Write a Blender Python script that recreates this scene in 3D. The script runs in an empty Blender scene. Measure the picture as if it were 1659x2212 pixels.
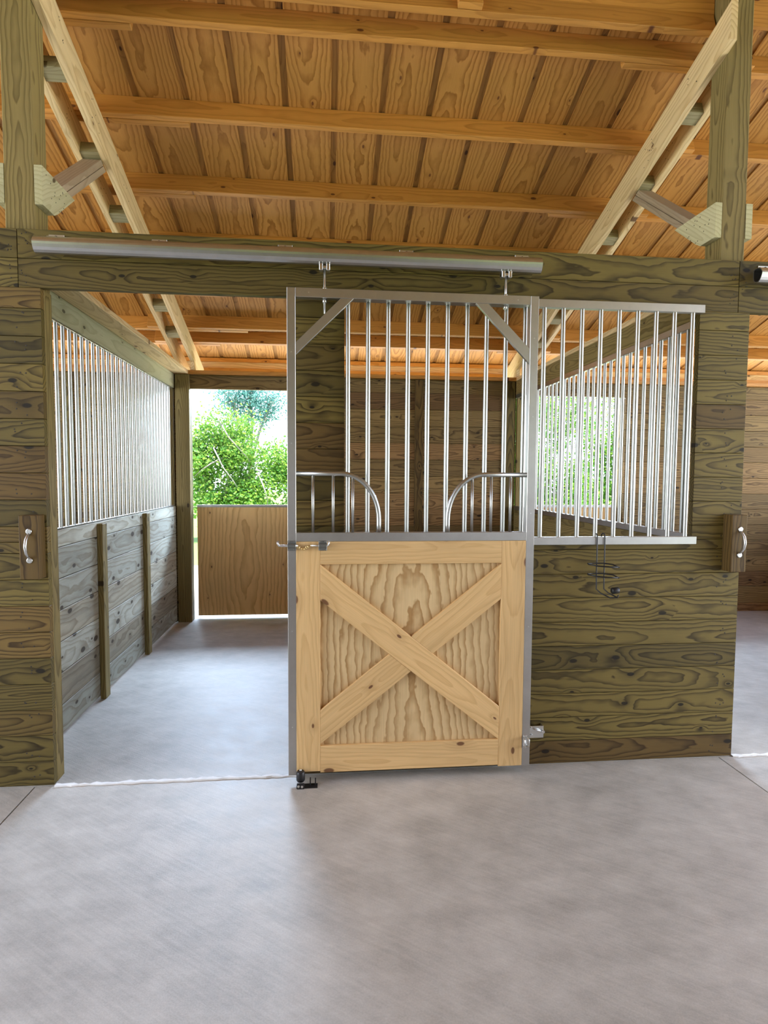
import bpy, math, random
from mathutils import Vector, Matrix
random.seed(7)
C = bpy.context.scene
# ---------------------------------------------------------------- camera
F_PX = 1285.449
cam = bpy.data.cameras.new('camera'); cam_o = bpy.data.objects.new('camera', cam)
C.collection.objects.link(cam_o); C.camera = cam_o
cam.sensor_fit = 'HORIZONTAL'; cam.sensor_width = 36; cam.lens = F_PX/1659*36
yaw, pitch, roll = 0.09979, -0.06094, 0.006
f = Vector((math.sin(yaw)*math.cos(pitch), math.cos(yaw)*math.cos(pitch), math.sin(pitch)))
r = Vector((math.cos(yaw), -math.sin(yaw), 0)); u = r.cross(f)
r2 = math.cos(roll)*r + math.sin(roll)*u; u2 = -math.sin(roll)*r + math.cos(roll)*u
M = Matrix((r2, u2, -f)).transposed().to_4x4(); M.translation = Vector((1.29771, -3.10999, 1.59167))
cam_o.matrix_world = M
cam.clip_start = 0.05; cam.clip_end = 500
# ---------------------------------------------------------------- world, sun, fill lamps, exposure
w = bpy.data.worlds.new('sky'); C.world = w; w.use_nodes = True
wn = w.node_tree.nodes; wl = w.node_tree.links
bg = wn['Background']; tc = wn.new('ShaderNodeTexCoord'); sp = wn.new('ShaderNodeSeparateXYZ'); rp = wn.new('ShaderNodeValToRGB')
wl.new(tc.outputs['Generated'], sp.inputs[0]); wl.new(sp.outputs['Z'], rp.inputs[0]); wl.new(rp.outputs[0], bg.inputs[0])
rp.color_ramp.elements[0].position = 0.0; rp.color_ramp.elements[0].color = (.80, .88, 1, 1)
rp.color_ramp.elements[1].position = 0.7; rp.color_ramp.elements[1].color = (.42, .60, 1, 1)
bg.inputs[1].default_value = 4.5
sun = bpy.data.lights.new('sun', 'SUN'); sun.energy = 22; sun.angle = math.radians(1.5); sun.color = (1, .95, .85)
so = bpy.data.objects.new('sun', sun); C.collection.objects.link(so)
so.rotation_euler = (math.radians(14), math.radians(8), math.radians(-12))
def area(name, loc, rot, sx, sy, power, col):
    l = bpy.data.lights.new(name, 'AREA'); l.shape = 'RECTANGLE'; l.size = sx; l.size_y = sy; l.energy = power; l.color = col
    o = bpy.data.objects.new(name, l); o.location = loc; o.rotation_euler = [math.radians(a) for a in rot]; C.collection.objects.link(o)
# unseen fill lamps added at the aisle ends, standing in for daylight
area('aisle_end_fill', (-6.0, -1.9, 1.9), (0, -62, 0), 1.9, 3.4, 260, (1, .95, .86))
area('aisle_end_fill', (9.5, -1.9, 1.9), (0, 62, 0), 1.9, 3.4, 300, (1, .95, .86))
# fill lamps added outside, hidden above the back openings, to boost the sky light
area('back_opening_fill', (.85, 6.0, 3.4), (-60, 0, 6), 3.2, .8, 800, (.58, .75, 1))
area('back_opening_fill', (4.65, 6.0, 3.4), (-60, 0, 6), 3.2, .8, 800, (.58, .75, 1))
C.view_settings.view_transform = 'Standard'; C.view_settings.look = 'None'
C.view_settings.gamma = 1; C.view_settings.use_curve_mapping = False
C.view_settings.exposure = 0.0
C.cycles.max_bounces = 10; C.cycles.diffuse_bounces = 6; C.cycles.glossy_bounces = 4
C.cycles.caustics_reflective = False; C.cycles.caustics_refractive = False
C.cycles.sample_clamp_indirect = 8

# ---------------------------------------------------------------- mesh collector
class MB:
    def __init__(s): s.v = []; s.f = []; s.gc = []; s.rn = []; s.mi = []; s.sm = []
    def add(s, vs, fs, gcs=None, rn=None, mi=0, smooth=False):
        b = len(s.v); rn = random.random() if rn is None else rn
        s.v += [tuple(p) for p in vs]; s.gc += [tuple(g) for g in (gcs or vs)]; s.rn += [rn]*len(vs)
        s.f += [tuple(b+i for i in q) for q in fs]; s.mi += [mi]*len(fs); s.sm += [smooth]*len(fs)
    def obox(s, c, ex, ey, ez, rn=None, mi=0):
        """box from centre and three half-vectors, grain along ex"""
        c, ex, ey, ez = Vector(c), Vector(ex), Vector(ey), Vector(ez)
        L, A, D = ex.length, ey.length, ez.length; o = random.random()*40
        if D > A: A, D, ey, ez = D, A, ez, ey
        vs, gc = [], []
        for i in (-1, 1):
            for j in (-1, 1):
                for k in (-1, 1):
                    vs.append(c+ex*i+ey*j+ez*k); gc.append((L*i+o, A*j, D*k))
        fs = [(0,1,3,2),(4,6,7,5),(0,4,5,1),(2,3,7,6),(0,2,6,4),(1,5,7,3)]
        if ex.cross(ey).dot(ez) < 0: fs = [q[::-1] for q in fs]
        s.add(vs, fs, gc, rn, mi)
    def box(s, a, b, g='x', rn=None, mi=0):
        a, b = Vector(a), Vector(b); c = (a+b)/2; h = (b-a)/2
        e = [Vector((h.x,0,0)), Vector((0,h.y,0)), Vector((0,0,h.z))]
        i = 'xyz'.index(g); s.obox(c, e[i], e[(i+1)%3], e[(i+2)%3], rn, mi)
    def prism(s, poly, ax, a, b, gdir, rn=None, mi=0):
        """extrude a 2D polygon (in the plane normal to ax) from a to b; gdir = 2D grain direction"""
        n = len(poly); g = Vector(gdir).normalized(); h = Vector((-g.y, g.x)); o = random.random()*40
        cx = sum(p[0] for p in poly)/n; cy = sum(p[1] for p in poly)/n
        def P(p, t): return {'x': (t, p[0], p[1]), 'y': (p[0], t, p[1]), 'z': (p[0], p[1], t)}[ax]
        vs, gc = [], []
        for t in (a, b):
            for p in poly:
                d = Vector((p[0]-cx, p[1]-cy)); vs.append(P(p, t)); gc.append((d.dot(g)+o, d.dot(h), t-(a+b)/2))
        ar = sum(poly[i][0]*poly[(i+1)%n][1]-poly[(i+1)%n][0]*poly[i][1] for i in range(n))
        fl = (ar > 0) ^ (ax == 'y') ^ (b < a)
        fs = [tuple(range(n)), tuple(range(2*n-1, n-1, -1))] + [(i, n+i, n+(i+1)%n, (i+1)%n) for i in range(n)]
        if fl: fs = [q[::-1] for q in fs]
        s.add(vs, fs, gc, rn, mi)
    def tube(s, pts, rad, n=10, mi=0, caps=True, closed=False):
        pts = [Vector(p) for p in pts]; m = len(pts); vs, fs = [], []
        rads = rad if isinstance(rad, (list, tuple)) else [rad]*m
        up = None
        for i, p in enumerate(pts):
            if closed: t = (pts[(i+1)%m]-pts[i-1]).normalized()
            else: t = (pts[min(i+1, m-1)]-pts[max(i-1, 0)]).normalized()
            if up is None: up = t.orthogonal().normalized()
            up = (up - t*up.dot(t)).normalized(); sd = t.cross(up)
            for k in range(n):
                a = 2*math.pi*k/n; vs.append(p+(up*math.cos(a)+sd*math.sin(a))*rads[i])
        for i in range(m if closed else m-1):
            j = (i+1) % m
            for k in range(n):
                fs.append((i*n+k, i*n+(k+1)%n, j*n+(k+1)%n, j*n+k))
        s.add(vs, fs, None, None, mi, True)
        if caps and not closed:
            b = len(s.v)-len(vs)
            s.f += [tuple(b+k for k in range(n))[::-1], tuple(b+(m-1)*n+k for k in range(n))]; s.mi += [mi]*2; s.sm += [False]*2
    def build(s, name, mats, parent=None, bevel=0, loc=None):
        me = bpy.data.meshes.new(name)
        off = Vector(loc) if loc is not None else Vector((0,0,0))
        if parent is not None: off = parent.matrix_basis.translation.copy() if parent.parent is None else off
        me.from_pydata([tuple(Vector(p)-off) for p in s.v], [], s.f)
        if not isinstance(mats, (list, tuple)): mats = [mats]
        for m in mats: me.materials.append(m)
        me.polygons.foreach_set('material_index', s.mi); me.polygons.foreach_set('use_smooth', s.sm)
        a = me.attributes.new('gc', 'FLOAT_VECTOR', 'POINT'); a.data.foreach_set('vector', [c for g in s.gc for c in g])
        a = me.attributes.new('rn', 'FLOAT', 'POINT'); a.data.foreach_set('value', s.rn)
        me.update()
        o = bpy.data.objects.new(name, me); C.collection.objects.link(o)
        if parent is not None: o.parent = parent
        elif loc is not None: o.location = off
        if bevel:
            b = o.modifiers.new('bevel', 'BEVEL'); b.width = bevel; b.segments = 1; b.limit_method = 'ANGLE'; b.harden_normals = False
        return o
def tag(o, label=None, cat=None, group=None, kind=None):
    if label: o['label'] = label
    if cat: o['category'] = cat
    if group: o['group'] = group
    if kind: o['kind'] = kind
    return o
def thing(name, label, cat, loc=(0,0,0), group=None):
    o = bpy.data.objects.new(name, None); o.empty_display_size = .1; C.collection.objects.link(o); o.location = loc
    bpy.context.view_layer.update()
    return tag(o, label, cat, group)

# ---------------------------------------------------------------- materials
class NT:
    def __init__(s, name):
        s.m = bpy.data.materials.new(name); s.m.use_nodes = True; s.t = s.m.node_tree; s.b = s.t.nodes['Principled BSDF']
    def n(s, kind, **kw):
        x = s.t.nodes.new('ShaderNode'+kind)
        for k, v in kw.items(): setattr(x, k, v)
        return x
    def l(s, a, b): s.t.links.new(a, b)
    def put(s, v, sock):
        if isinstance(v, (int, float, tuple)): sock.default_value = v
        else: s.l(v, sock)
    def math(s, op, a, b=0.0, c=0.0, clamp=False):
        x = s.n('Math', operation=op, use_clamp=clamp)
        for i, v in enumerate((a, b, c)): s.put(v, x.inputs[i])
        return x.outputs[0]
    def xyz(s, a, b, c):
        x = s.n('CombineXYZ')
        for i, v in enumerate((a, b, c)): s.put(v, x.inputs[i])
        return x.outputs[0]
    def noise(s, vec, scale=1, detail=2, rough=.5):
        x = s.n('TexNoise'); s.l(vec, x.inputs['Vector']); x.inputs['Scale'].default_value = scale
        x.inputs['Detail'].default_value = detail; x.inputs['Roughness'].default_value = rough
        return x.outputs[0]
    def ramp(s, fac, els):
        x = s.n('ValToRGB'); s.l(fac, x.inputs[0]); e = x.color_ramp.elements
        while len(e) < len(els): e.new(.5)
        for i, (p, c) in enumerate(els): e[i].position = p; e[i].color = (c, c, c, 1) if isinstance(c, (int, float)) else (*c, 1)
        return x.outputs[0]
    def mix(s, fac, a, b, mode='MIX'):
        x = s.n('Mix', data_type='RGBA', blend_type=mode); s.put(fac, x.inputs[0])
        s.put((*a, 1) if isinstance(a, tuple) and len(a) == 3 else a, x.inputs[6]); s.put((*b, 1) if isinstance(b, tuple) and len(b) == 3 else b, x.inputs[7])
        return x.outputs[2]
    def bump(s, h, strength=.3, dist=.002):
        x = s.n('Bump'); x.inputs['Strength'].default_value = strength; x.inputs['Distance'].default_value = dist
        s.l(h, x.inputs['Height']); s.l(x.outputs[0], s.b.inputs['Normal'])

def wood(name, light, dark, freq=70, contrast=.7, rough=.6, knot=.5, knotcol=(.05,.025,.01), var=.3, alt=None, wav=1.0, knot_size=1.0, spec=.3, flat=0.0, stain=None, wig=0.0):
    """sawn softwood; growth rings cut by the board, knots, per-board variation (all in board coordinates)"""
    t = NT(name); at = t.n('Attribute', attribute_name='gc'); ar = t.n('Attribute', attribute_name='rn'); rn = ar.outputs['Fac']
    se = t.n('SeparateXYZ'); t.l(at.outputs['Vector'], se.inputs[0]); l, a, d = se.outputs
    r50 = t.math('MULTIPLY', rn, 57.0)
    ls = t.math('ADD', l, r50)
    # knots
    kv = t.xyz(t.math('MULTIPLY', ls, 3.0), t.math('MULTIPLY_ADD', a, 6.0, r50), t.math('MULTIPLY', d, 1.0))
    vo = t.n('TexVoronoi', feature='F1', voronoi_dimensions='2D'); t.l(kv, vo.inputs['Vector']); vo.inputs['Scale'].default_value = 1
    sc = t.n('SeparateColor'); t.l(vo.outputs['Color'], sc.inputs[0])
    on = t.math('GREATER_THAN', sc.outputs[0], 1-knot)
    size = t.math('MULTIPLY_ADD', sc.outputs[1], .055*knot_size, .025*knot_size)
    kd = t.math('DIVIDE', vo.outputs['Distance'], size)
    kmask = t.math('MULTIPLY', t.ramp(t.math('MULTIPLY', kd, .5), [(0, 1.0), (.38, 1.0), (.55, 0.0)]), on)
    khalo = t.math('MULTIPLY', t.ramp(t.math('MULTIPLY', kd, .2), [(0, 1.0), (.95, 0.0)]), on)
    # rings
    n1 = t.noise(t.xyz(t.math('MULTIPLY', ls, .75), r50, 0.0), 1, 1)
    n2 = t.noise(t.xyz(t.math('MULTIPLY', ls, 2.4), t.math('MULTIPLY_ADD', a, 7, r50), t.math('MULTIPLY', d, 7)), 1, 3, .55)
    n3 = t.noise(t.xyz(t.math('MULTIPLY', ls, .5), 7.7, r50), 1, 0)
    aa = t.math('ADD', a, t.math('MULTIPLY_ADD', n3, .16, -.08))
    dd = t.math('ADD', t.math('ADD', d, flat), t.math('MULTIPLY_ADD', n1, .22*wav, -.05))
    rr = t.math('SQRT', t.math('ADD', t.math('MULTIPLY', aa, aa), t.math('MULTIPLY', dd, dd)))
    rr = t.math('ADD', rr, t.math('MULTIPLY_ADD', n2, .05*wav, -.025*wav))
    rr = t.math('ADD', rr, t.math('MULTIPLY', khalo, .022))
    if wig:
        n5 = t.noise(t.xyz(t.math('MULTIPLY', ls, 14), t.math('MULTIPLY_ADD', a, 22, r50), 0.0), 1, 2)
        rr = t.math('ADD', rr, t.math('MULTIPLY_ADD', n5, wig*2, -wig))
    ring = t.math('FRACT', t.math('MULTIPLY', rr, freq))
    ringc = t.ramp(ring, [(0, 0.0), (.45, .12), (.8, .75), (.92, 1.0), (1.0, .05)])
    fine = t.noise(t.xyz(t.math('MULTIPLY', ls, 6), t.math('MULTIPLY', a, 260), t.math('MULTIPLY', d, 260)), 1, 2)
    blot = t.noise(t.xyz(t.math('MULTIPLY', ls, 1.3), t.math('MULTIPLY', a, 5), t.math('ADD', r50, 3.1)), 1, 3, .6)
    fac = t.math('MULTIPLY', ringc, t.math('MULTIPLY_ADD', blot, contrast*1.1, contrast*.45), clamp=True)
    col = t.mix(fac, light, dark)
    if alt: # boards of another hue
        r3 = t.math('FRACT', t.math('MULTIPLY', rn, 7.31))
        col = t.mix(t.math('MULTIPLY', t.math('SMOOTHSTEP', r3, .35, .95) if False else t.ramp(r3, [(.45, 0.0), (.9, 1.0)]), .8), col, t.mix(fac, alt[0], alt[1]))
    if stain:
        sm = t.ramp(t.noise(t.xyz(t.math('MULTIPLY', ls, 1.6), t.math('MULTIPLY', a, 14), r50), 1, 4, .65), [(.48, 0.0), (.72, 1.0)])
        col = t.mix(t.math('MULTIPLY', sm, .55), col, stain)
    br = t.math('ADD', t.math('MULTIPLY_ADD', t.math('FRACT', t.math('MULTIPLY', rn, 3.77)), var*2, 1-var), t.math('MULTIPLY_ADD', fine, .3, -.15))
    br = t.math('ADD', br, t.math('MULTIPLY_ADD', blot, .36, -.18))
    x = t.n('VectorMath', operation='SCALE'); t.l(col, x.inputs[0]); t.l(br, x.inputs['Scale']); col = x.outputs[0]
    col = t.mix(t.math('MULTIPLY', khalo, .3), col, t.mix(.5, dark, knotcol))
    col = t.mix(t.math('MULTIPLY', kmask, .9), col, knotcol)
    t.l(col, t.b.inputs['Base Color']); t.b.inputs['Roughness'].default_value = rough; t.b.inputs['Specular IOR Level'].default_value = spec
    t.bump(t.math('ADD', t.math('MULTIPLY', ringc, -.5), fine), .25, .0015)
    return t.m

M_TREAT = wood('treated_board', (.165,.122,.032), (.034,.022,.004), 62, .9, .62, .5, (.008,.005,.002), .32, ((.13,.075,.022),(.038,.018,.004)), 1.1)
M_POST = wood('treated_post', (.25,.19,.07), (.085,.058,.016), 60, .75, .65, .35, (.03,.018,.008), .15)
M_WEATH = wood('weathered_board', (.50,.50,.41), (.26,.21,.13), 45, .65, .7, .75, (.05,.035,.02), .30, ((.44,.37,.25),(.2,.15,.09)), 1.0, 1.6, stain=(.24,.22,.17))
M_BEAM = wood('green_beam', (.42,.41,.27), (.25,.23,.125), 40, .45, .7, .5, (.07,.06,.03), .12, None, .8)
M_SPAC = wood('spacer_wood', (.34,.30,.17), (.18,.14,.06), 45, .5, .7, .4, (.07,.05,.02), .12, None, .8)
M_BRACE = wood('knee_brace_wood', (.40,.31,.21), (.24,.17,.10), 50, .55, .7, .2, (.07,.04,.02), .10, None, .8)
M_GUSS = wood('gusset_wood', (.52,.49,.30), (.33,.28,.14), 55, .5, .7, .3, (.07,.05,.02), .08, None, .6)
M_BACK = wood('brown_treated_board', (.27,.18,.07), (.07,.04,.013), 55, .85, .65, .6, (.02,.01,.004), .30, ((.24,.13,.055),(.08,.038,.014)), 1.0)
M_RAFT = wood('lit_rafter_pine', (.78,.60,.33), (.48,.30,.12), 48, .6, .6, .35, (.10,.04,.012), .12)  # purlin wood; direct light is put into this paler colour
M_PURL = wood('purlin_pine', (.56,.26,.055), (.34,.14,.022), 45, .6, .5, .45, (.09,.02,.006), .14, spec=.4)
M_PLY = wood('roof_plywood', (.50,.25,.06), (.29,.125,.022), 50, .95, .6, .12, (.14,.05,.015), .10, None, 1.0, .8, flat=.04, wig=.006)
M_STRIP = wood('roof_gap_board', (.34,.17,.045), (.18,.08,.02), 60, .6, .65, .3, (.05,.02,.01), .15)
M_PINE = wood('door_pine', (.70,.47,.215), (.52,.31,.115), 55, .5, .48, .55, (.13,.05,.02), .07, None, .9, 1.2, spec=.4)
M_DPLY = wood('door_plywood', (.68,.50,.26), (.38,.22,.08), 30, .95, .5, .03, (.2,.1,.04), .03, None, 1.7, flat=.03, spec=.4, wig=.012)
M_BPLY = wood('birch_plywood', (.82,.55,.235), (.58,.34,.12), 26, .9, .5, .3, (.14,.05,.02), .03, None, 1.6, .6, flat=.03, spec=.4)

def metal(name, col, rough, spots=.1):
    t = NT(name); g = t.n('TexCoord'); n = t.noise(g.outputs['Object'], 9, 5, .7); n2 = t.noise(g.outputs['Object'], 60, 2)
    t.l(t.mix(n, tuple(c*.82 for c in col), tuple(min(1, c*1.15) for c in col)), t.b.inputs['Base Color'])
    t.b.inputs['Metallic'].default_value = 1
    t.l(t.math('MULTIPLY_ADD', n2, spots, rough-spots/2), t.b.inputs['Roughness'])
    return t.m
M_GALV = metal('galvanised_steel', (.52,.51,.49), .38, .06)
M_TUBE = metal('galvanised_tube', (.52,.53,.51), .33, .04)
M_TRACK = metal('track_steel', (.52,.52,.51), .34, .04)
M_ZINC = metal('zinc_hardware', (.72,.73,.72), .32, .04)
M_BRASS = metal('brass_chain', (.85,.66,.32), .28)
def plain(name, col, rough=.5, metallic=0, spec=.5):
    t = NT(name); g = t.n('TexCoord'); n = t.noise(g.outputs['Object'], 25, 3)
    t.l(t.mix(n, tuple(c*.85 for c in col), tuple(c*1.15 for c in col)), t.b.inputs['Base Color'])
    t.b.inputs['Roughness'].default_value = rough; t.b.inputs['Metallic'].default_value = metallic; t.b.inputs['Specular IOR Level'].default_value = spec
    return t.m
M_BLACK = plain('black_plastic', (.012,.012,.013), .45)
M_WIRE = plain('black_wire', (.010,.010,.011), .4)
M_NAIL = plain('nail_head', (.03,.022,.015), .6)

def concrete(name, c0, c1, stall=False):
    t = NT(name); g = t.n('TexCoord'); se = t.n('SeparateXYZ'); t.l(g.outputs['Object'], se.inputs[0])
    P = g.outputs['Object']
    big = t.noise(P, .9, 4, .6); mid = t.noise(P, 6, 5, .65)
    sc = t.noise(t.xyz(t.math('MULTIPLY', se.outputs[0], 2.2), t.math('MULTIPLY', se.outputs[1], 9), 0.0), 1, 4, .7)
    fine = t.noise(P, 160, 3, .6)
    broom = t.noise(t.xyz(t.math('MULTIPLY_ADD', se.outputs[1], 60, t.math('MULTIPLY', se.outputs[0], 45)), t.math('MULTIPLY_ADD', se.outputs[0], 3, t.math('MULTIPLY', se.outputs[1], -3)), 0.0), 1, 3, .6)
    k = t.math('ADD', t.math('MULTIPLY', big, .55), t.math('ADD', t.math('MULTIPLY', mid, .6), t.math('MULTIPLY', sc, .35)))
    k = t.math('ADD', k, t.math('MULTIPLY_ADD', broom, .28, -.29))
    k = t.math('ADD', k, t.math('MULTIPLY_ADD', fine, .30, -.15))
    col = t.mix(t.ramp(k, [(.40, 0.0), (.88, 1.0)]), c0, c1)
    spots = t.ramp(t.noise(P, 2.6, 6, .8), [(.70, 0.0), (.78, 1.0)])
    col = t.mix(t.math('MULTIPLY', spots, .35), col, (.16,.14,.13))
    t.l(col, t.b.inputs['Base Color'])
    t.l(t.math('MULTIPLY_ADD', mid, .25, .42), t.b.inputs['Roughness']); t.b.inputs['Specular IOR Level'].default_value = .45
    t.bump(t.math('ADD', t.math('MULTIPLY', fine, .6), t.math('MULTIPLY', broom, .5)), .5, .0022)
    return t.m
M_CONC = concrete('concrete_floor', (.33,.315,.28), (.60,.575,.525))
M_CHIP = plain('broken_concrete_glint', (.82,.82,.80), .8)  # broken chips; the glint of light is put into the near-white colour

# ---------------------------------------------------------------- geometry constants
TH = math.atan(.328); CT, ST = math.cos(TH), math.sin(TH)
Z0 = 4.085                                   # rafter top at y = 0
def zr(y): return Z0 - .328*y
XA, XB = -4.15, 7.7                          # barn length built
ROWS = [0] + [.127+.1334*i for i in range(18)] + [2.495]
def rows(mb, x0, x1, zlo, zhi, y0=0, y1=.038, rns=None):
    for i in range(len(ROWS)-1):
        a, b = max(ROWS[i], zlo), min(ROWS[i+1], zhi)
        if b-a > .01:
            mb.box((x0, y0, a+.0012), (x1, y1, b-.0012), 'x', (rns or {}).get(i))
            mb.box((x0+.002, y0+.012, a-.0012), (x1-.002, y1-.004, a+.0012), 'x')

# ---------------------------------------------------------------- floor
m = MB()
g = .004
xs = [XA-4, -3.88, -.169, 3.535, 7.24, XB+4]
for i in range(5): m.box((xs[i]+g, -8.2, -.08), (xs[i+1]-g, -.012, 0), 'x')
m.box((XA-4, -.006, -.08), (XB+4, 3.95, 0), 'x')
m.box((XA-4, -8.2, -.1), (XB+4, 3.95, -.03), 'x')
tag(m.build('floor', M_CONC), 'grey brushed concrete floor with straight control joints', kind='structure')
# threshold of broken concrete in the doorways, its glint painted in white
def threshold(n, x0, x1):
    m = MB(); rnd = random.Random(n); k = 44; vs = []; fs = []
    for i in range(k+1):
        x = x0+(x1-x0)*i/k; yb = -.022+rnd.uniform(-.006, .004); yt = .000+rnd.uniform(-.006, .012); h = .005+rnd.uniform(0, .004)
        vs += [(x, yb, -.004), (x, yb+.003, h), (x, yt-.003, h*.8), (x, yt, -.004)]
    for i in range(k):
        for j in range(3): fs.append((i*4+j, i*4+4+j, i*4+5+j, i*4+1+j))
    m.add(vs, fs); tag(m.build('trim_%d' % n, M_CHIP), kind='structure')
threshold(1, -.07, 1.16); threshold(2, 3.62, 4.9)
# grass outside
def grass_mat():
    t = NT('grass'); gg = t.n('TexCoord'); n = t.noise(gg.outputs['Object'], 3, 6, .7); n2 = t.noise(gg.outputs['Object'], 40, 3)
    c = t.mix(n, (.10,.20,.035), (.22,.33,.07)); c = t.mix(n2, c, (.16,.26,.05)); t.l(c, t.b.inputs['Base Color']); t.b.inputs['Roughness'].default_value = .9
    t.bump(n2, .8, .03); return t.m
M_GRASS = grass_mat()
m = MB()
NX = 40
vs, fs = [], []
for j in range(31):
    for i in range(NX+1):
        x = -40+80*i/NX+1.8; y = 3.95+1.6*j; vs.append((x, y, -.06+.04*math.sin(x*1.3+y)+.03*math.sin(y*2.1)*(j > 0)))
for j in range(30):
    for i in range(NX): fs.append((j*(NX+1)+i, j*(NX+1)+i+1, (j+1)*(NX+1)+i+1, (j+1)*(NX+1)+i))
m.add(vs, fs, smooth=True); tag(m.build('ground_outside', M_GRASS), 'green grass ground outside behind the barn', kind='structure')
M_GRAV = plain('bounce_gravel', (.76,.70,.60), .9)  # unseen ground added as a reflector, paled to light the eaves
m = MB(); m.box((XA-4, 3.95, -.2), (XB+4, 7.6, -.01)); tag(m.build('ground_apron', M_GRAV), 'pale gravel apron added along the barn back to bounce sun under the eaves', kind='structure')
m = MB(); m.box((-40, -40, -.3), (44, -8.2, -.05)); tag(m.build('ground_front', M_GRASS), kind='structure')

# ---------------------------------------------------------------- front wall of the stalls
m = MB()
RN_R = {0: .12, 1: .18, 2: .45, 3: .15, 4: .28, 5: .42, 6: .72, 7: .18, 8: .455, 9: .15}
RN_C = {9: .1507, 10: .4512, 11: .4206, 12: .1811, 13: .7213, 14: .1204, 15: .4718, 16: .1524, 17: .1533, 18: .4541}
for k in (-1, 0, 1):
    o = 3.7*k
    rows(m, 1.145+o, 3.62+o, 0, 1.25, rns=RN_R if k == 0 else None)
    rows(m, 1.145+o, 1.40+o, 1.25, 2.495)
    rows(m, 3.33+o, 3.62+o, 1.25, 2.495, rns=RN_C if k == 0 else None)
for o in (0, 3.7, -3.7):                      # nail heads near the board ends
    for i in range(18):
        z = (ROWS[i]+ROWS[i+1])/2
        for q in range(3):
            x = 3.50+o+random.uniform(-.02, .06); zz = z+random.uniform(-.05, .05)
            m.box((x-.0035, -.0015, zz-.0035), (x+.0035, .001, zz+.0035), mi=1)
            x = -.15+o+random.uniform(-.02, .03)
m.build('wall_front', [M_TREAT, M_NAIL], bevel=.005)['kind'] = 'structure'
# doubled header boards over the fronts
m = MB()
for x0, x1 in ((XA, -.18), (-.18, 3.55), (3.55, XB)):
    m.box((x0+.0015, 0, 2.495), (x1-.0015, .038, 2.6318)); m.box((x0+.0015, 0, 2.6342), (x1-.0015, .038, 2.772)); m.box((x0, .01, 2.63), (x1, .034, 2.636))
for xx in (-.18, 3.55):
    for q in range(16):
        x = xx+random.choice((-1, 1))*random.uniform(.015, .05); z = random.uniform(2.51, 2.76)
        m.box((x-.003, -.0015, z-.003), (x+.003, .001, z+.003), mi=1)
m.build('wall_front_header', [M_TREAT, M_NAIL], bevel=.004)['kind'] = 'structure'
m = MB(); m.box((-.108, .038, 0), (-.079, .118, 2.495), 'z'); m.build('trim_3', M_POST, bevel=.002)['kind'] = 'structure'
m = MB(); m.box((3.602, .038, 0), (3.625, .118, 2.495), 'z'); m.build('trim_4', M_POST, bevel=.002)['kind'] = 'structure'

# posts at the aisle
POSTS = [(-.25, 'square treated post rising over the open stall doorway'), (3.46, 'square treated post rising over the barred window end'), ]
for x, lab in POSTS:
    m = MB(); m.box((x, .038, 0), (x+.14, .178, 4.95), 'z')
    tag(m.build('post', M_POST, bevel=.004), lab, 'post', 'aisle posts')

# ---------------------------------------------------------------- roof
m = MB()
H = .147
x = .1275-.308*14
ey = Vector((0, CT, -ST)); ez = Vector((0, ST, CT))
Lh = (3.97-.19)/CT/2; ymid = (3.97+.19)/2
while x < XB-.2:
    cx = x+.154; zc = zr(ymid)+H
    m.obox(Vector((cx, ymid, zc))+ez*.0045, ey*Lh, Vector((.1335, 0, 0)), ez*.0045)
    m.obox(Vector((x, ymid, zc))+ez*.015, ey*Lh, Vector((.03, 0, 0)), ez*.006, mi=1)
    x += .308
m.obox(Vector(((XA+XB)/2, ymid, zr(ymid)+H))+ez*.036, Vector(((XB-XA)/2+.2, 0, 0)), ey*(Lh+.02), ez*.01, mi=1)
m.build('ceiling', [M_PLY, M_STRIP])['kind'] = 'structure'
m = MB()
for x0, x1 in ((XA, -.262), (-.105, 3.455), (3.61, XB)): m.box((x0, .165, 4.12), (x1, .189, 4.34))
m.build('trim_10', M_PURL)['kind'] = 'structure'
# roof over the aisle and over the opposite stalls
def slab(name, y0, z0, y1, z1, mt=M_STRIP):
    m = MB(); d = Vector((0, y1-y0, z1-z0)); h = d.length/2; d.normalize(); n = Vector((0, -d.z, d.y))
    if n.z < 0: n = -n
    c = Vector((0, (y0+y1)/2, (z0+z1)/2))
    for i in range(30):
        x = XA+.2+i*.4
        m.obox(c+Vector((x, 0, 0))+n*.02, d*h, Vector((.2, 0, 0)), n*.02)
    m.build(name, mt)['kind'] = 'structure'
slab('ceiling_aisle_north', .30, 4.80, -1.9, 5.50); slab('ceiling_aisle_south', -1.9, 5.50, -4.15, 4.80)
slab('ceiling_opposite', -3.85, 4.2, -7.95, 2.85)
m = MB()
for i in range(5): m.box((XA, .19, 4.24+.14*i), (XB, .225, 4.38+.14*i))
for i in range(5): m.box((XA, -3.95, 4.24+.14*i), (XB, -3.915, 4.38+.14*i))
m.build('wall_upper', M_TREAT)['kind'] = 'structure'
# opposite stall fronts, behind the camera
m = MB()
for k in (-1, 0, 1):
    o = 3.7*k
    rows(m, -.05+o, 2.4+o, 0, 1.25, -3.88, -3.842); rows(m, -.05+o, .25+o, 1.25, 2.495, -3.88, -3.842)
    rows(m, 2.2+o, 2.4+o, 1.25, 2.495, -3.88, -3.842)
m.box((XA, -3.88, 2.495), (XB, -3.842, 2.772))
m.build('wall_opposite', M_TREAT)['kind'] = 'structure'

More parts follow.
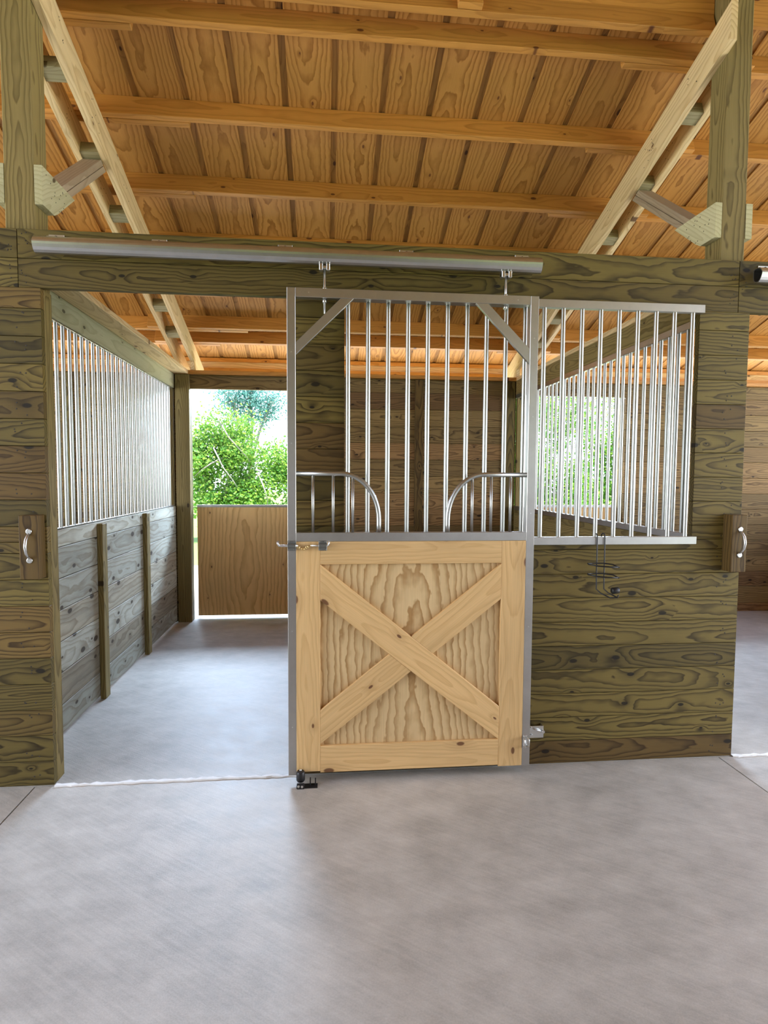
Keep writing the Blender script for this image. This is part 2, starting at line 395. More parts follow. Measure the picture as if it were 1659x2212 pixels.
m = MB()
for k in (-1, 0, 1):
    o = 3.7*k
    m.box((-1.6+o, -7.7, 1.25), (-.7+o, -7.66, 2.1)); m.box((-1.6+o, -7.7, 0), (2.1+o, -7.66, 1.25)); m.box((-1.6+o, -7.7, 2.1), (2.1+o, -7.66, 3.0)); m.box((.6+o, -7.7, 1.25), (2.1+o, -7.66, 2.1))
m.build('wall_opposite_outer', M_TREAT)['kind'] = 'structure'
def rafter(x0, x1, lab, ya=-.03):
    m = MB()
    poly = [(ya, zr(ya)), (3.93, zr(3.93)), (3.93, zr(3.93)-.11), (3.62, 2.693), (3.41, 2.693), (3.41, zr(3.41)-.19), (ya, zr(ya)-.20)]
    m.prism(poly, 'x', x0, x1, (CT, -ST))
    for i in range(26):       # nail holes grouped where spacers and purlins land
        y = random.choice((.3, .75, 1.3, 1.9, 2.5))+random.uniform(-.06, .06); z = zr(y)-random.uniform(.03, .17)
        for xx, s in ((x0, -1), (x1, 1)):
            m.box((xx-.001, y-.003, z-.003), (xx+.001, y+.003, z+.003), mi=1)
    o = m.build('rafter', [M_RAFT, M_NAIL], bevel=.003); return tag(o, lab, 'rafter', 'sloping rafters')
rafter(-.108, -.07, 'pale sloping rafter over the open doorway, on the inner side of its post')
rafter(-.262, -.224, 'pale sloping rafter over the open doorway, on the outer side of its post', .18)
rafter(3.422, 3.46, 'pale sloping rafter over the barred window, on the door side of its post')
rafter(3.558, 3.596, 'pale sloping rafter over the barred window, on the far side of its post', .18)
SPN = ['highest', 'second highest', 'third highest', 'fourth highest', 'fifth highest', 'lowest']
for side, x0, ga, gb in (('over the open doorway', -.25, -.223, -.109), ('over the barred window', 3.46, 3.461, 3.557)):
    for i, y in enumerate((.38, .90, 1.40, 1.93, 2.46, 2.88)):
        m = MB(); c = Vector(((ga+gb)/2, y+.05, zr(y+.05)-.20+.03)); gw = (gb-ga)/2+.001
        m.obox(c, (gw, 0, 0), ey*.045, ez*.019)
        m.obox(c+ez*.038, (gw, 0, 0), ey*.045, ez*.019)
        tag(m.build('spacer_block', M_SPAC, bevel=.002), '%s wooden spacer block between the paired rafters %s' % (SPN[i], side), 'block', 'spacer blocks between the rafters')
    m = MB()
    def yz(y, t): return (y, 3.145+.742*(y-.362)-t)
    dq = (1, .742)
    m.prism([yz(.182, 0), yz(.944, 0), yz(.985, .047), yz(.182, .047)], 'x', ga, gb, dq)
    m.prism([yz(.182, .050), yz(.987, .050), yz(1.03, .097), yz(.182, .097)], 'x', ga, gb, dq)
    tag(m.build('knee_brace', M_BRACE, bevel=.002), 'doubled plank knee brace rising from post to rafters %s' % side, 'brace', 'knee braces')
    for gx, nm in ((x0-.038, 'window' if x0 < 0 else 'door'), (x0+.14, '')):
        m = MB(); m.prism([(.036, 3.092), (.036, 2.905), (.165, 2.905), (.21, 2.932), (.425, 3.097)], 'x', gx, gx+.038, (1, .72))
        for i in range(15):
            a = random.random(); y = .06+.26*a; z = random.uniform(2.93+max(0, y-.2)*.7, 3.07)
            for xx in (gx, gx+.038): m.box((xx-.001, y-.003, z-.003), (xx+.001, y+.003, z+.003), mi=1)
        inner = (gx > x0) if x0 < 0 else (gx < x0)
        tag(m.build('gusset_plate', [M_GUSS, M_NAIL], bevel=.002), 'pale green nailed gusset plate on the %s side of the post %s' % ('inner' if inner else 'outer', side), 'gusset plate', 'gusset plates on the posts')

def purlin(y, x0, x1, lab, grp, h=.14, name='purlin'):
    m = MB(); c = Vector(((x0+x1)/2, y, zr(y)))+ez*(h/2)+ey*.019
    m.obox(c, ((x1-x0)/2, 0, 0), ez*(h/2-.0005), ey*.019)
    return tag(m.build(name, M_PURL, bevel=.003), lab, 'purlin', grp)
PY = [.125, .285, .84, 1.41, 1.975, 2.54, 3.115, 3.375]
ORD = ['topmost roof purlin at the upper edge of the photo', 'second roof purlin down, close below the topmost', 'third roof purlin from the top, across the plywood ceiling',
       'fourth roof purlin down, lowest one seen whole above the header', 'roof purlin just above the sliding door track, mostly hidden by header', 'roof purlin seen just under the header in the doorway top',
       'roof purlin seen through the doorway above the brightest plywood', 'lowest roof purlin seen through the doorway, over the back wall']
for i, y in enumerate(PY):
    purlin(y, -.46 if i else -.10, 3.80 if i else 3.452, 'golden pine '+ORD[i], 'roof purlins of the middle bay')
LN = ['highest', 'second', 'third', 'fourth', 'fifth', 'sixth', 'lowest']
for i, y in enumerate(PY[1:]):
    purlin(y+.0385, XA+.1, (.27, .45, .36, .55, .40, .52, .2)[i], 'golden pine purlin of the bay beside the open doorway, %s of them' % LN[i], 'roof purlins of the bay past the doorway post')
    purlin(y+.0385, (3.02, 3.06, 3.02, 2.9, 3.0, 3.62, 3.2)[i], XB-.1, 'golden pine purlin of the bay beyond the barred window, %s of them' % LN[i], 'roof purlins of the bay past the window post')
m = MB(); m.obox(Vector((2.06, .125, zr(.125)))+ez*.065-ey*.02, (.065, 0, 0), ez*.062, ey*.018)
tag(m.build('purlin_block', M_PURL, bevel=.002), 'short splice block nailed against the topmost roof purlin', 'block')
# eave boards
m = MB(); m.box((XA, 3.985, 2.815), (XB, 4.02, 2.96)); m.build('trim_5', M_RAFT)['kind'] = 'structure'
m = MB(); m.box((XA, 3.945, 2.885), (XB, 3.984, 2.925)); m.build('trim_6', M_PURL)['kind'] = 'structure'
m = MB(); m.box((XA, 3.95, 2.765), (XB, 3.984, 2.815)); m.build('trim_7', M_PURL)['kind'] = 'structure'

# ---------------------------------------------------------------- back wall
m = MB()
BR = [0, .095, .277, .459, .641, .823, 1.005, 1.187, 1.369, 1.551, 1.735, 1.93, 2.125, 2.318, 2.504]
BR = [0, .10] + [2.504-.1835*k for k in range(13, -1, -1)][1:]
for o in (-3.71, 0, 3.71):
    for i in range(len(BR)-1): m.box((1.02+o, 3.46, BR[i]+.0015), (3.44+o, 3.498, BR[i+1]-.0015)); m.box((1.02+o, 3.475, BR[i]-.002), (3.44+o, 3.495, BR[i]+.002))
m.box((XA, 3.46, 2.504), (XB, 3.498, 2.648))
m.build('wall_back', M_BACK, bevel=.004)['kind'] = 'structure'
m = MB()
for o in (-3.71, 0, 3.71): m.box((2.29+o, 3.42, 0), (2.38+o, 3.459, 2.645), 'z')
for o in (-3.71, 0, 3.71): m.box((3.30+o, 3.42, 0), (3.417+o, 3.459, 2.645), 'z')
for o in (-3.71, 0, 3.71): (m.box((.985+o, 3.50, 0), (1.02+o, 3.60, 2.5), 'z'), m.box((-.165+o, 3.4605, 0), (-.127+o, 3.555, 2.502), 'z'))
m.build('trim_8', M_TREAT, bevel=.003)['kind'] = 'structure'
m = MB(); m.box((XA, 3.405, 2.650), (XB, 3.53, 2.690)); m.build('trim_9', M_PURL, bevel=.003)['kind'] = 'structure'
for x, lab in ((-.27, 'square treated post beside the open half door at the stall back'), (3.44, 'square treated post at the back corner behind the bars')):
    m = MB(); m.box((x, 3.41, 0), (x+.144, 3.459, 2.648), 'z')
    tag(m.build('post', M_POST, bevel=.004), lab, 'post', 'back wall posts')
for o, lab in ((0, 'lower half door of tan plywood at the back of the open stall'), (3.71, 'lower half door of tan plywood seen through the bars of next stall')):
    d = thing('half_door', lab, 'door', (-.085+o, 3.57, .035), 'plywood half doors in the back wall')
    m = MB(); m.box((-.088+o, 3.56, .035), (.975+o, 3.575, 1.235), 'z', .37); m.build('plywood_panel', M_BPLY, d)
    m = MB(); m.box((-.088+o, 3.553, 1.235), (.975+o, 3.582, 1.262)); m.build('top_channel', M_GALV, d, bevel=.002)
    m = MB(); m.box((-.088+o, 3.58, .04), (-.04+o, 3.60, 1.235), 'z'); m.build('frame_board', M_PINE, d)

# ---------------------------------------------------------------- stall partitions
LZ = [.02, .194, .391, .581, .772, .963, 1.153, 1.257]
m = MB()
for i in range(7): (m.box((-.318, .178, LZ[i]+.002), (-.28, 3.41, LZ[i+1]-.002), 'y', .003 if i == 0 else None), m.box((-.315, .178, LZ[i]-.003), (-.295, 3.41, LZ[i]+.003), 'y'))
m.build('wall_left', M_WEATH, bevel=.006)['kind'] = 'structure'
m = MB()
RZ = [.0, .155, .357, .559, .761, .963, 1.165, 1.22]
for i in range(7): m.box((3.42, .178, RZ[i]), (3.458, 3.41, RZ[i+1]), 'y')
m.build('wall_right', M_POST, bevel=.005)['kind'] = 'structure'
for n, x in ((3, 7.13), (4, -4.03)):
    m = MB()
    for i in range(7): m.box((x, .178, RZ[i]), (x+.038, 3.41, RZ[i+1]), 'y')
    m.build('wall_partition_%d' % n, M_POST)['kind'] = 'structure'
m = MB(); m.box((-.28, 1.193, 0), (-.242, 1.282, 1.245), 'z'); tag(m.build('upright_batten', M_POST, bevel=.003), 'upright wooden batten on the board partition, nearer the doorway', 'batten', 'battens on the partition')
m = MB(); m.box((-.28, 2.239, 0), (-.242, 2.328, 1.25), 'z'); tag(m.build('upright_batten', M_POST, bevel=.003), 'upright wooden batten on the board partition, nearer the back wall', 'batten', 'battens on the partition')
m = MB(); m.box((-.318, .178, 2.50), (-.28, 3.41, 2.652), 'y'); tag(m.build('partition_beam', M_BEAM, bevel=.003), 'greenish beam above the bars beside the open doorway', 'beam')
m = MB(); m.box((-.318, .178, 2.653), (-.13, 3.404, 2.692), 'y'); tag(m.build('top_plate', M_RAFT, bevel=.003), 'pale plank plate lying on the beam beside the open doorway', 'plate')
m = MB(); m.box((3.42, .178, 2.50), (3.459, 3.41, 2.652), 'y'); tag(m.build('partition_beam', M_POST, bevel=.003), 'olive beam slanting behind the barred window', 'beam')
m = MB(); m.box((3.42, .178, 2.653), (3.60, 3.404, 2.692), 'y'); tag(m.build('top_plate', M_RAFT, bevel=.003), 'plank plate lying on the beam behind the barred window', 'plate')

def grille(name, lab, axis, c, a0, a1, zb, zt, first, pitch, n, rad, rail):
    """rail = (width across, bottom z0, z1, top z0, z1)"""
    loc = (a0, c, zb) if axis == 'x' else (c, a0, zb)
    g = thing(name, lab, 'grille', loc, 'steel bar grilles')
    def bx(z0, z1, nm):
        m = MB()
        if axis == 'x': m.box((a0, c-rail[0], z0), (a1, c+rail[1], z1))
        else: m.box((c-rail[0], a0, z0), (c+rail[1], a1, z1), 'y')
        m.build(nm, M_GALV, g, bevel=.002)
    bx(zb-rail[2], zb, 'bottom_rail'); bx(zt, zt+rail[3], 'top_rail')
    me = None
    for k in range(n):
        t = first+pitch*k; p = (t, c) if axis == 'x' else (c, t)
        if me is None:
            m = MB(); m.tube([(p[0], p[1], zb), (p[0], p[1], zb+.01), (p[0], p[1], zt-.01), (p[0], p[1], zt)], rad, 14, caps=False)
            o = m.build('bar', M_TUBE, g); me = o
        else:
            o = me.copy(); C.collection.objects.link(o); o.parent = g
            o.location = (pitch*k, 0, 0) if axis == 'x' else (0, pitch*k, 0)
    return g
grille('bar_grille', 'galvanised bar grille filling the front window behind and beside the sliding door', 'x', -.018, 1.40, 3.337, 1.268, 2.477, 1.417, .1033, 19, .0118, (.018, .016, .043, .043))
grille('bar_grille', 'long steel bar grille on the weathered board partition beside open doorway', 'y', -.299, .18, 3.40, 1.268, 2.492, .20, .0955, 33, .012, (.019, .010, .010, .008))
grille('bar_grille', 'steel bar grille on the partition seen slanting through the front bars', 'y', 3.432, .18, 3.40, 1.262, 2.458, .26, .0955, 32, .012, (.014, .02, .042, .042))

# ---------------------------------------------------------------- sliding door
DY0, DY1 = -.098, -.052
D = thing('sliding_stall_door', 'sliding stall door with galvanised frame, curved yoke bars and pine cross-buck lower panel', 'door', (1.75, -.075, .045))
def part(name, mt, fn, bevel=.0015, parent=D):
    m = MB(); fn(m); return m.build(name, mt, parent, bevel=bevel)
part('stile', M_GALV, lambda m: m.box((1.113, DY0, .045), (1.155, DY1, 2.513), 'z'))
part('stile', M_GALV, lambda m: m.box((2.348, DY0, .045), (2.391, DY1, 2.513), 'z'))
part('top_rail', M_GALV, lambda m: m.box((1.155, DY0, 2.468), (2.348, DY1, 2.513)))
part('middle_rail', M_GALV, lambda m: m.box((1.155, DY0, 1.257), (2.348, DY1, 1.302)))
def strap(p, q, w=.046):
    def fn(m):
        a, b = Vector((p[0], 0, p[1])), Vector((q[0], 0, q[1])); d = (b-a); L = d.length/2; d.normalize()
        m.obox((a+b)/2+Vector((0, DY0+.010, 0)), d*L, d.cross(Vector((0,1,0)))*(w/2), (0, .008, 0))
    return fn
# mitred corner braces
part('corner_brace', M_GALV, lambda m: m.prism([(1.155, 2.247), (1.155, 2.186), (1.442, 2.468), (1.378, 2.468)], 'y', DY0+.002, DY0+.022, (1, 1)))
part('corner_brace', M_GALV, lambda m: m.prism([(2.348, 2.247), (2.348, 2.170), (2.062, 2.468), (2.126, 2.468)], 'y', DY0+.002, DY0+.022, (-1, 1)))
def arc(xs, xc, xe):
    pts = [(xs, -.075, 1.600), (xc, -.075, 1.600)]; a = xe-xc
    for i in range(1, 13):
        t = math.pi/2*i/12; pts.append((xc+a*math.sin(t), -.075, 1.600-.235*(1-math.cos(t))))
    pts += [(xe, -.075, 1.34), (xe, -.075, 1.302)]
    return pts
part('curved_rail', M_TUBE, lambda m: m.tube(arc(1.155, 1.385, 1.575), .0125, 12), 0)
part('curved_rail', M_TUBE, lambda m: m.tube(arc(2.348, 2.125, 1.934), .0125, 12), 0)
for x, zt in ((1.239, 1.59), (1.341, 1.59), (1.441, 1.585), (2.062, 1.585), (2.163, 1.59), (2.266, 1.59)):
    part('yoke_bar', M_TUBE, lambda m: m.tube([(x, -.075, 1.302), (x, -.075, zt)], .0075, 10), 0)
# cross-buck lower half
X0, X1, Z0d, Z1d = 1.276, 2.218, .196, 1.140
part('plywood_panel', M_DPLY, lambda m: m.box((1.16, -.080, .06), (2.345, -.068, 1.257), 'z', .62))
W0, W1 = -.100, -.081
part('frame_board', M_PINE, lambda m: m.box((1.155, W0, .062), (X0, W1, 1.257), 'z', .21), .002)
part('frame_board', M_PINE, lambda m: m.box((X1, W0, .047), (2.347, W1, 1.257), 'z', .55), .002)
part('frame_board', M_PINE, lambda m: m.box((X0, W0, Z1d), (X1, W1, 1.257), 'x', .34), .002)
part('frame_board', M_PINE, lambda m: m.box((X0, W0, .055), (X1, W1, Z0d), 'x', .46), .002)
part('diagonal_board', M_PINE, lambda m: m.prism([(X0, Z1d), (X1, .375), (X1, Z0d), (X0, .957)], 'y', W0-.002, W1, (1, -.8)), .002)
def ln(p, q, x): return p[1]+(q[1]-p[1])*(x-p[0])/(q[0]-p[0])
up0, up1 = (X1, 1.136), (X0, .385); lo0, lo1 = (X1, .950), (X0, .206)
A0, A1 = (X0, Z1d), (X1, .375); B0, B1 = (X0, .957), (X1, Z0d)
def isect(p, q, r_, s_):
    m1 = (q[1]-p[1])/(q[0]-p[0]); m2 = (s_[1]-r_[1])/(s_[0]-r_[0]); x = (r_[1]-p[1]+m1*p[0]-m2*r_[0])/(m1-m2); return (x, p[1]+m1*(x-p[0]))
uu = isect(up0, up1, A0, A1); ul = isect(lo0, lo1, A0, A1); lu = isect(up0, up1, B0, B1); ll = isect(lo0, lo1, B0, B1)
part('diagonal_board', M_PINE, lambda m: m.prism([up0, uu, ul, lo0], 'y', W0, W1, (1, .8)), .002)
part('diagonal_board', M_PINE, lambda m: m.prism([lu, up1, lo1, ll], 'y', W0, W1, (1, .8)), .002)
# hangers: threaded rods through the top rail up to trolley plates under the track
for x, zb in ((1.298, 2.395), (2.222, 2.45)):
    h = part('hanger_rod', M_ZINC, lambda m: m.tube([(x, -.072, zb), (x, -.072, 2.625)], .006, 10), 0)
    part('trolley_bracket', M_ZINC, lambda m: (m.box((x-.026, -.092, 2.603), (x-.009, -.052, 2.636)), m.box((x+.009, -.092, 2.603), (x+.026, -.052, 2.636)), m.box((x-.026, -.088, 2.612), (x+.026, -.056, 2.626))), .002)
    m = MB(); m.tube([(x, -.072, 2.448), (x, -.072, 2.4675)], .011, 6); m.tube([(x, -.072, 2.5135), (x, -.072, 2.524)], .011, 6); m.build('nut', M_ZINC, D)
# slide bolt with safety chain
def latch(m):
    m.tube([(1.066, -.118, 1.262), (1.066, -.125, 1.25), (1.071, -.122, 1.241), (1.085, -.118, 1.239), (1.165, -.118, 1.239)], .0055, 8)
part('slide_bolt', M_ZINC, latch, 0)
def plates(m, x):
    m.box((x, -.103, 1.222), (x+.042, -.099, 1.254)); m.box((x, -.125, 1.232), (x+.042, -.122, 1.246)); m.box((x, -.125, 1.230), (x+.042, -.099, 1.2325)); m.box((x, -.125, 1.2455), (x+.042, -.099, 1.248))
    m.box((x, -.104, 1.250), (x+.042, -.099, 1.262)); m.box((x, -.104, 1.212), (x+.042, -.099, 1.226))
    for a in (.008, .034):
        for z in (1.218, 1.257): m.tube([(x+a, -.1045, z), (x+a, -.108, z)], .0038, 8)
M_ZDARK = metal('dark_zinc_plate', (.30,.31,.30), .36, .04)
part('latch_plate', M_ZDARK, lambda m: plates(m, 1.113), .001)
part('latch_plate', M_ZDARK, lambda m: plates(m, 1.268), .001)
part('slide_bolt', M_ZINC, lambda m: m.tube([(1.225, -.112, 1.238), (1.27, -.114, 1.239), (1.312, -.116, 1.238), (1.319, -.122, 1.243), (1.320, -.122, 1.262)], .0045, 8), 0)
def chain(m):
    pts = [(1.160, 1.236), (1.172, 1.228), (1.184, 1.222), (1.196, 1.221), (1.206, 1.226), (1.214, 1.234), (1.226, 1.238)]
    for i in range(len(pts)-1):
        a, b = Vector((pts[i][0], -.112, pts[i][1])), Vector((pts[i+1][0], -.112, pts[i+1][1])); d = (b-a).normalized(); n = Vector((0, 1, 0)) if i % 2 else d.cross(Vector((0,1,0)))
        c = (a+b)/2; m.tube([c+d*.009*math.cos(t)+n*.0055*math.sin(t) for t in [k*math.pi/5 for k in range(10)]], .0028, 6, closed=True)
part('safety_chain', M_BRASS, chain, 0)
part('keeper_loop', M_ZINC, lambda m: (m.box((2.353, -.103, .145), (2.375, -.099, .215)), m.tube([(2.356, -.103, .205), (2.352, -.135, .200), (2.352, -.140, .18), (2.352, -.135, .160), (2.356, -.103, .155)], .004, 8), m.tube([(2.372, -.103, .205), (2.376, -.13, .200), (2.376, -.13, .165), (2.372, -.103, .155)], .004, 8)), .001)
for x, z in ((1.134, 2.2), (1.134, 1.75), (1.134, .8), (1.134, .3), (2.37, 2.3), (2.37, 1.9), (2.37, 1.4), (2.37, .8), (1.22, 2.49), (2.28, 2.49)):
    part('rivet', M_ZINC, lambda m: m.tube([(x, -.098, z), (x, -.1005, z)], .003, 8), 0)

# ---------------------------------------------------------------- door tracks
def track(x0, x1, lab, bxs):
    T = thing('door_track', lab, 'track', (x0, -.068, 2.68), 'galvanised door tracks')
    prof = [(-.040, 2.712), (-.060, 2.715), (-.084, 2.710), (-.096, 2.700), (-.103, 2.688), (-.1045, 2.680), (-.1025, 2.670), (-.097, 2.657), (-.089, 2.645), (-.078, 2.637), (-.064, 2.635), (-.050, 2.640), (-.041, 2.650), (-.037, 2.665), (-.036, 2.70)]
    n = len(prof); cy, cz = -.069, 2.676; inn = [(cy+(p[0]-cy)*.88, cz+(p[1]-cz)*.88) for p in prof]
    m = MB(); vs = [(x, p[0], p[1]) for x in (x0, x1) for p in prof] + [(x, p[0], p[1]) for x in (x0, x1) for p in inn]; fs = []
    for i in range(n):
        j = (i+1) % n
        fs += [(i, j, n+j, n+i), (2*n+i, 3*n+i, 3*n+j, 2*n+j), (i, 2*n+i, 2*n+j, j), (n+i, n+j, 3*n+j, 3*n+i)]
    m.add(vs, fs); m.build('rail', M_TRACK, T)
    for bx_ in bxs:
        m = MB(); m.box((bx_-.036, -.0045, 2.705), (bx_+.036, 0, 2.748)); m.box((bx_-.022, -.062, 2.7155), (bx_+.022, -.004, 2.7205))
        for q in (-.026, .026): m.tube([(bx_+q, -.0045, 2.737), (bx_+q, -.010, 2.737)], .005, 6)
        b = m.build('track_bracket', M_ZINC, T, bevel=.001)
        m = MB(); m.tube([(bx_, -.0045, 2.733), (bx_, -.013, 2.733)], .008, 8); m.build('bolt', M_BLACK, T)
track(-.067, 2.405, 'long galvanised sliding door track on the header over the open doorway', (.004, .488, 1.101, 1.716, 2.326))
track(3.603, 6.08, 'end of a second door track beyond the far post, at the photo edge', (3.69, 4.2, 4.8, 5.4, 6.0))

# ---------------------------------------------------------------- pull handles on blocks
for x0, lab in ((-.176, 'wooden block with curved silver pull handle on the boards beside the open doorway'), (3.512, 'wooden block with curved silver pull handle at the wall end past the bars')):
    T = thing('handle_block', lab, 'handle', (x0+.044, -.04, 1.075), 'handle blocks')
    m = MB(); m.box((x0, -.080, 1.075), (x0+.087, -.0005, 1.389), 'z', .4); m.build('block', M_TREAT, T, bevel=.003)
    m = MB(); xc = x0+.047
    m.tube([(xc, -.083, 1.300), (xc, -.096, 1.290), (xc, -.113, 1.272), (xc, -.120, 1.245), (xc, -.120, 1.235), (xc, -.113, 1.208), (xc, -.096, 1.190), (xc, -.083, 1.180)], [.0045, .006, .0068, .0075, .0075, .0068, .006, .0045], 12)
    for zc in (1.311, 1.169):
        m.tube([(xc, -.0802, zc), (xc, -.083, zc), (xc, -.0845, zc)], [.0145, .0140, .011], 16)
    h = m.build('pull_handle', M_ZINC, T)

# ---------------------------------------------------------------- small hardware
T = thing('floor_roller', 'small black floor roller guide at the bottom corner of the sliding door', 'roller', (1.19, -.12, 0))
part('base_plate', M_BLACK, lambda m: (m.box((1.155, -.150, 0), (1.262, -.105, .004)), m.box((1.158, -.155, 0), (1.195, -.149, .030)), m.box((1.222, -.125, .004), (1.228, -.112, .040)), m.box((1.248, -.125, .004), (1.254, -.112, .036))), .001, T)
part('roller', M_BLACK, lambda m: (m.tube([(1.176, -.122, .026), (1.176, -.122, .034), (1.176, -.122, .072), (1.176, -.122, .080)], [.017, .022, .022, .017], 18)), 0, T)
for p, q in (((1.166, -.150, .016), (1.166, -.160, .016)), ((1.184, -.150, .014), (1.184, -.160, .014)), ((1.176, -.122, .080), (1.176, -.122, .088))):
    part('bolt', M_ZINC, lambda m: m.tube([p, q], .006, 6), 0, T)

T = thing('door_catch', 'galvanised catch plate on the boards beside the door foot', 'catch', (2.44, -.03, .2))
part('plate', M_ZINC, lambda m: (m.box((2.398, -.0415, .168), (2.488, -.0375, .234)), m.box((2.398, -.0375, .170), (2.402, -.0005, .232)), m.box((2.484, -.0375, .170), (2.488, -.0005, .232))), .001, T)
part('pin', M_ZINC, lambda m: (m.tube([(2.412, -.050, .224), (2.482, -.050, .205)], .0038, 8), m.tube([(2.412, -.056, .224), (2.412, -.042, .224)], .009, 12), m.tube([(2.482, -.056, .205), (2.482, -.042, .205)], .008, 12), m.tube([(2.418, -.052, .184), (2.418, -.042, .184)], .008, 10)), 0, T)

T = thing('tack_hook', 'black wire tack hook hung over the lower window rail', 'hook', (2.78, -.06, 1.27))
def hook(m):
    for x in (2.763, 2.806):
        m.tube([(x-.004, -.006, 1.262), (x-.004, -.010, 1.280), (x-.001, -.022, 1.287), (x, -.036, 1.283), (x, -.043, 1.265), (x, -.043, 1.10), (x, -.046, .985), (x+.012, -.075, .968), (x+.042, -.12, .952)], .0036, 8)
    m.tube([(2.805, -.12, .952), (2.848, -.12, .952), (2.850, -.122, .966)], .0036, 8)
part('wire_frame', M_WIRE, hook, 0, T)
for z in (1.126, 1.070):
    part('prong', M_WIRE, lambda m: m.tube([(2.872, -.085, z-.020), (2.848, -.06, z-.006), (2.80, -.047, z), (2.74, -.047, z), (2.71, -.050, z), (2.708, -.062, z-.003), (2.75, -.095, z-.008), (2.80, -.115, z-.010), (2.845, -.120, z-.012)], .0038, 8), 0, T)
part('pad', M_BLACK, lambda m: m.tube([(2.822, -.10, .985), (2.826, -.10, .985), (2.860, -.10, .988), (2.864, -.10, .988)], [.012, .017, .017, .012], 12), 0, T)

# ---------------------------------------------------------------- trees outside
def leaf_mat(name, a, b, tr=.5):
    t = NT(name); at = t.n('Attribute', attribute_name='rn'); c = t.mix(at.outputs['Fac'], a, b)
    t.l(c, t.b.inputs['Base Color']); t.b.inputs['Roughness'].default_value = .5; t.b.inputs['Specular IOR Level'].default_value = .3
    x = t.n('BsdfTranslucent'); t.l(c, x.inputs[0]); mx = t.n('MixShader'); mx.inputs[0].default_value = tr
    t.l(t.b.outputs[0], mx.inputs[1]); t.l(x.outputs[0], mx.inputs[2]); t.l(mx.outputs[0], t.t.nodes['Material Output'].inputs[0])
    return t.m
M_LEAF = leaf_mat('bright_leaves', (.09,.26,.06), (.30,.46,.07))
M_LEAF2 = leaf_mat('blue_green_leaves', (.10,.28,.26), (.18,.38,.34))
M_BARK = plain('pale_bark', (.30,.28,.25), .8)
M_TWIG = plain('bare_branch', (.20,.19,.17), .8)
def tree(name, lab, base, blobs, nleaf, size, mt, seed, br=None, dens=.6):
    """blobs: (centre, radii) of the crown masses; branches run from the trunk to twigs in them, leaves sit on the twigs"""
    R = random.Random(seed); T = thing(name, lab, 'tree', base, 'trees outside')
    m = MB(); B = Vector(base); top = sum((Vector(b[0]) for b in blobs), Vector())/len(blobs)
    tips = []
    mid = B.lerp(Vector((top.x, top.y, top.z*.55)), .8)
    m.tube([B-Vector((0,0,.2)), B.lerp(mid, .5)+Vector((.06, 0, 0)), mid], [.10, .08, .07], 8)
    for (c, rad) in blobs:
        c = Vector(c); a = mid; k1 = a.lerp(c, .5)+Vector((R.uniform(-.15, .15), R.uniform(-.1, .1), R.uniform(-.1, .1)))
        m.tube([a, k1, c], [.055, .04, .026], 6)
        ntw = int(26*dens*max(1, rad[0]))
        for i in range(ntw):
            while True:
                d = Vector((R.uniform(-1,1), R.uniform(-1,1), R.uniform(-1,1)))
                if .25 < d.length < 1: break
            e = c+Vector((d.x*rad[0], d.y*rad[1], d.z*rad[2])); s = k1.lerp(c, R.random())
            q = s.lerp(e, .5)+Vector((R.uniform(-.12, .12), R.uniform(-.12, .12), R.uniform(-.02, .16)))
            m.tube([s, q, e], [.016, .011, .005], 5); tips.append((s, q, e))
    m.build('trunk', M_BARK, T)
    m = MB(); vs, fs, rn = [], [], []
    for i in range(nleaf):
        s, q, e = tips[R.randrange(len(tips))]; t = R.random()**.6
        p = q.lerp(e, t) if R.random() < .75 else s.lerp(q, R.random())
        g = .20; p = p+Vector((R.gauss(0, g), R.gauss(0, g), R.gauss(0, g*.8)))
        d = Vector((R.gauss(0, 1), R.gauss(0, 1), R.gauss(0, .7)-.2)).normalized(); n = d.cross(Vector((R.gauss(0, 1), R.gauss(0, 1), R.gauss(0, 1)))).normalized(); up_ = d.cross(n)*.25
        L = size*R.uniform(.6, 1.3); W = L*.33; b = len(vs)
        vs += [p, p+d*L*.5+n*W+up_*W, p+d*L, p+d*L*.5-n*W+up_*W]; fs.append((b, b+1, b+2, b+3)); rn += [R.random()]*4
    m.v = [tuple(v) for v in vs]; m.gc = m.v[:]; m.rn = rn; m.f = fs; m.mi = [0]*len(fs); m.sm = [False]*len(fs)
    m.build('foliage', mt, T)
tree('leafy_tree', 'bright green leafy tree with pale branches filling the open back doorway', (-1.5, 12.2, 0), [((-1.85, 12, 2.1), (.8,.9,.95)), ((-1.1, 12, 2.4), (.75,.8,1.0)), ((-.5, 12.1, 1.6), (.75,.7,.95)), ((-1.2, 12, .8), (1.1,.8,.7))], 19000, .085, M_LEAF, 3)
tree('leafy_tree', 'tall airy blue-green tree against the white sky above the bright tree', (-1.0, 15.5, 0), [((-1.6, 15.5, 4.0), (.6,.6,.7)), ((-.9, 15.5, 4.1), (.6,.6,.6)), ((-.3, 15.5, 3.9), (.5,.6,.7)), ((-1.1, 15.6, 4.8), (1.0,.8,.7))], 5200, .08, M_LEAF2, 5, dens=.8)
tree('leafy_tree', 'low green tree partly hidden by the sliding door frame', (.9, 12.6, 0), [((.25, 12.5, 1.9), (.45,.6,.9)), ((1.1, 12.6, 2.0), (.9,.8,.9)), ((.6, 12.4, .6), (1.0,.7,.7))], 9000, .085, M_LEAF, 8)
tree('leafy_tree', 'dense green tree seen through the bars of the neighbouring stall', (7.6, 13, 0), [((6.9, 13, 2.2), (1.0,.9,1.1)), ((7.9, 13, 3.2), (1.1,.9,1.0)), ((8.1, 12.8, 1.3), (1.0,.8,.9)), ((6.9, 12.8, .8), (.9,.7,.7)), ((6.6, 13.2, 3.8), (1.0,.8,.8))], 15000, .09, M_LEAF, 11)
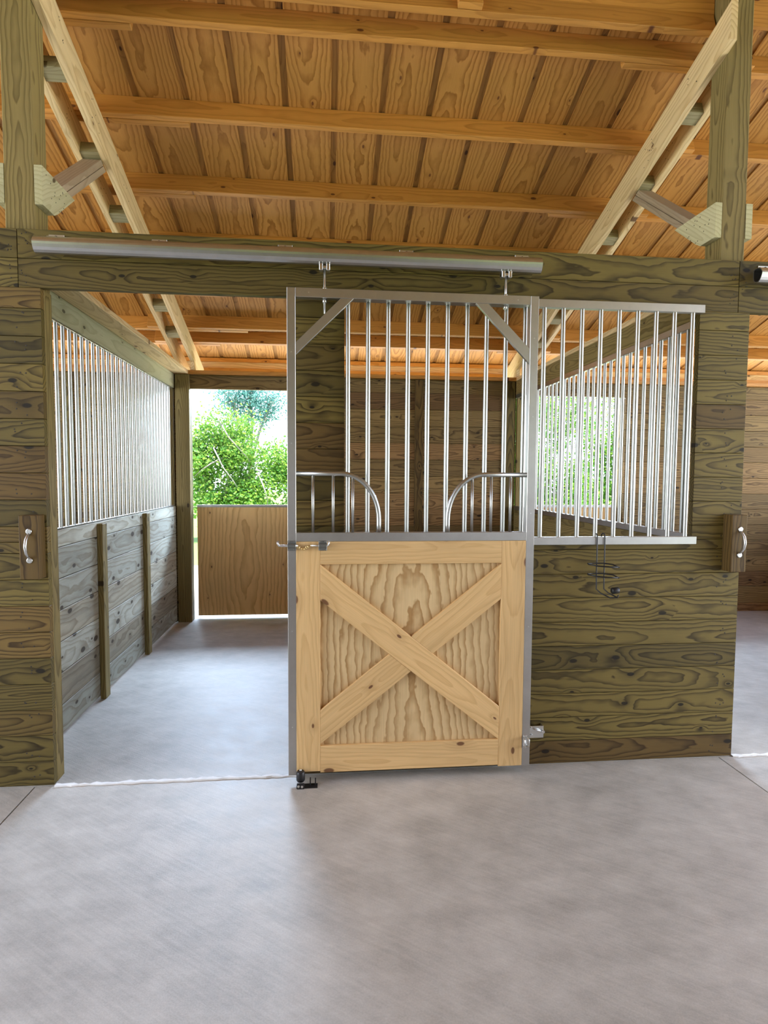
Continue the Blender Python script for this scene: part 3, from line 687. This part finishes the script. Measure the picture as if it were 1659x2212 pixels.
tree('leafy_tree', 'green tree beyond the bars, nearest the dark boards of next stall', (10.0, 14, 0), [((9.5, 14, 2.6), (1.1,.9,1.2)), ((10.5, 14, 1.6), (1.1,.9,1.1)), ((9.4, 14, 1.0), (1.0,.8,.9)), ((10.5, 14, 3.6), (1.0,.9,.9))], 13000, .09, M_LEAF, 13)
tree('leafy_tree', 'green tree glimpsed between the grille bars beside the door stile', (5.0, 13.5, 0), [((4.6, 13.5, 2.3), (1.1,.9,1.1)), ((5.6, 13.5, 1.5), (1.0,.9,1.0)), ((5.3, 13.5, 3.3), (1.0,.8,.8))], 9000, .09, M_LEAF, 17)

def copy_tree(src, lab, loc, rz, sc):
    o = src.copy(); C.collection.objects.link(o); o.location = loc; o.rotation_euler = (0, 0, rz); o.scale = (sc, sc, sc); o['label'] = lab
    for ch in src.children:
        c = ch.copy(); C.collection.objects.link(c); c.parent = o
TR = [o for o in C.objects if o.name.startswith('leafy_tree')]
copy_tree(TR[3], 'added green tree for the bars to mirror, standing between the two back openings', (2.4, 14.6, 0), 1.2, 1.15)  # added so the steel bars reflect leaves instead of bright sky
copy_tree(TR[4], 'added tall green tree covering the sky between the neighbouring crowns', (5.2, 17.5, 0), 2.2, 1.35)  # added to keep bright sky out of the bar reflections
copy_tree(TR[3], 'tall green tree far behind the bars of the neighbouring stall', (8.6, 20, 0), .6, 1.4)
copy_tree(TR[4], 'green tree far beyond the boards of the neighbouring stall', (14.2, 19, 0), 4.0, 1.3)

BRANCHES = [[(-1.45,11.9,2.6),(-1.32,11.15,2.21),(-1.10,11.1,1.76),(-.86,11.12,1.43),(-.75,11.3,1.2)],
            [(-1.3,11.8,3.0),(-1.146,11.15,2.79),(-.97,11.12,2.48),(-.59,11.15,2.06),(-.5,11.4,1.9)],
            [(-.4,11.7,1.7),(-.23,11.15,1.49),(-.12,11.12,1.2),(-.07,11.15,1.0),(-.1,11.4,.7)],
            [(-1.0,11.6,2.1),(-1.38,11.15,1.86),(-1.61,11.15,1.70),(-1.8,11.3,1.55)]]
for pts in BRANCHES:
    m = MB(); pr = [Vector(p)+Vector((0, .28, 0)) for p in pts]; n_ = len(pr); m.tube(pr, [.024-.014*i/(n_-1) for i in range(n_)], 7); m.build('bare_branch', M_TWIG, TR[0])
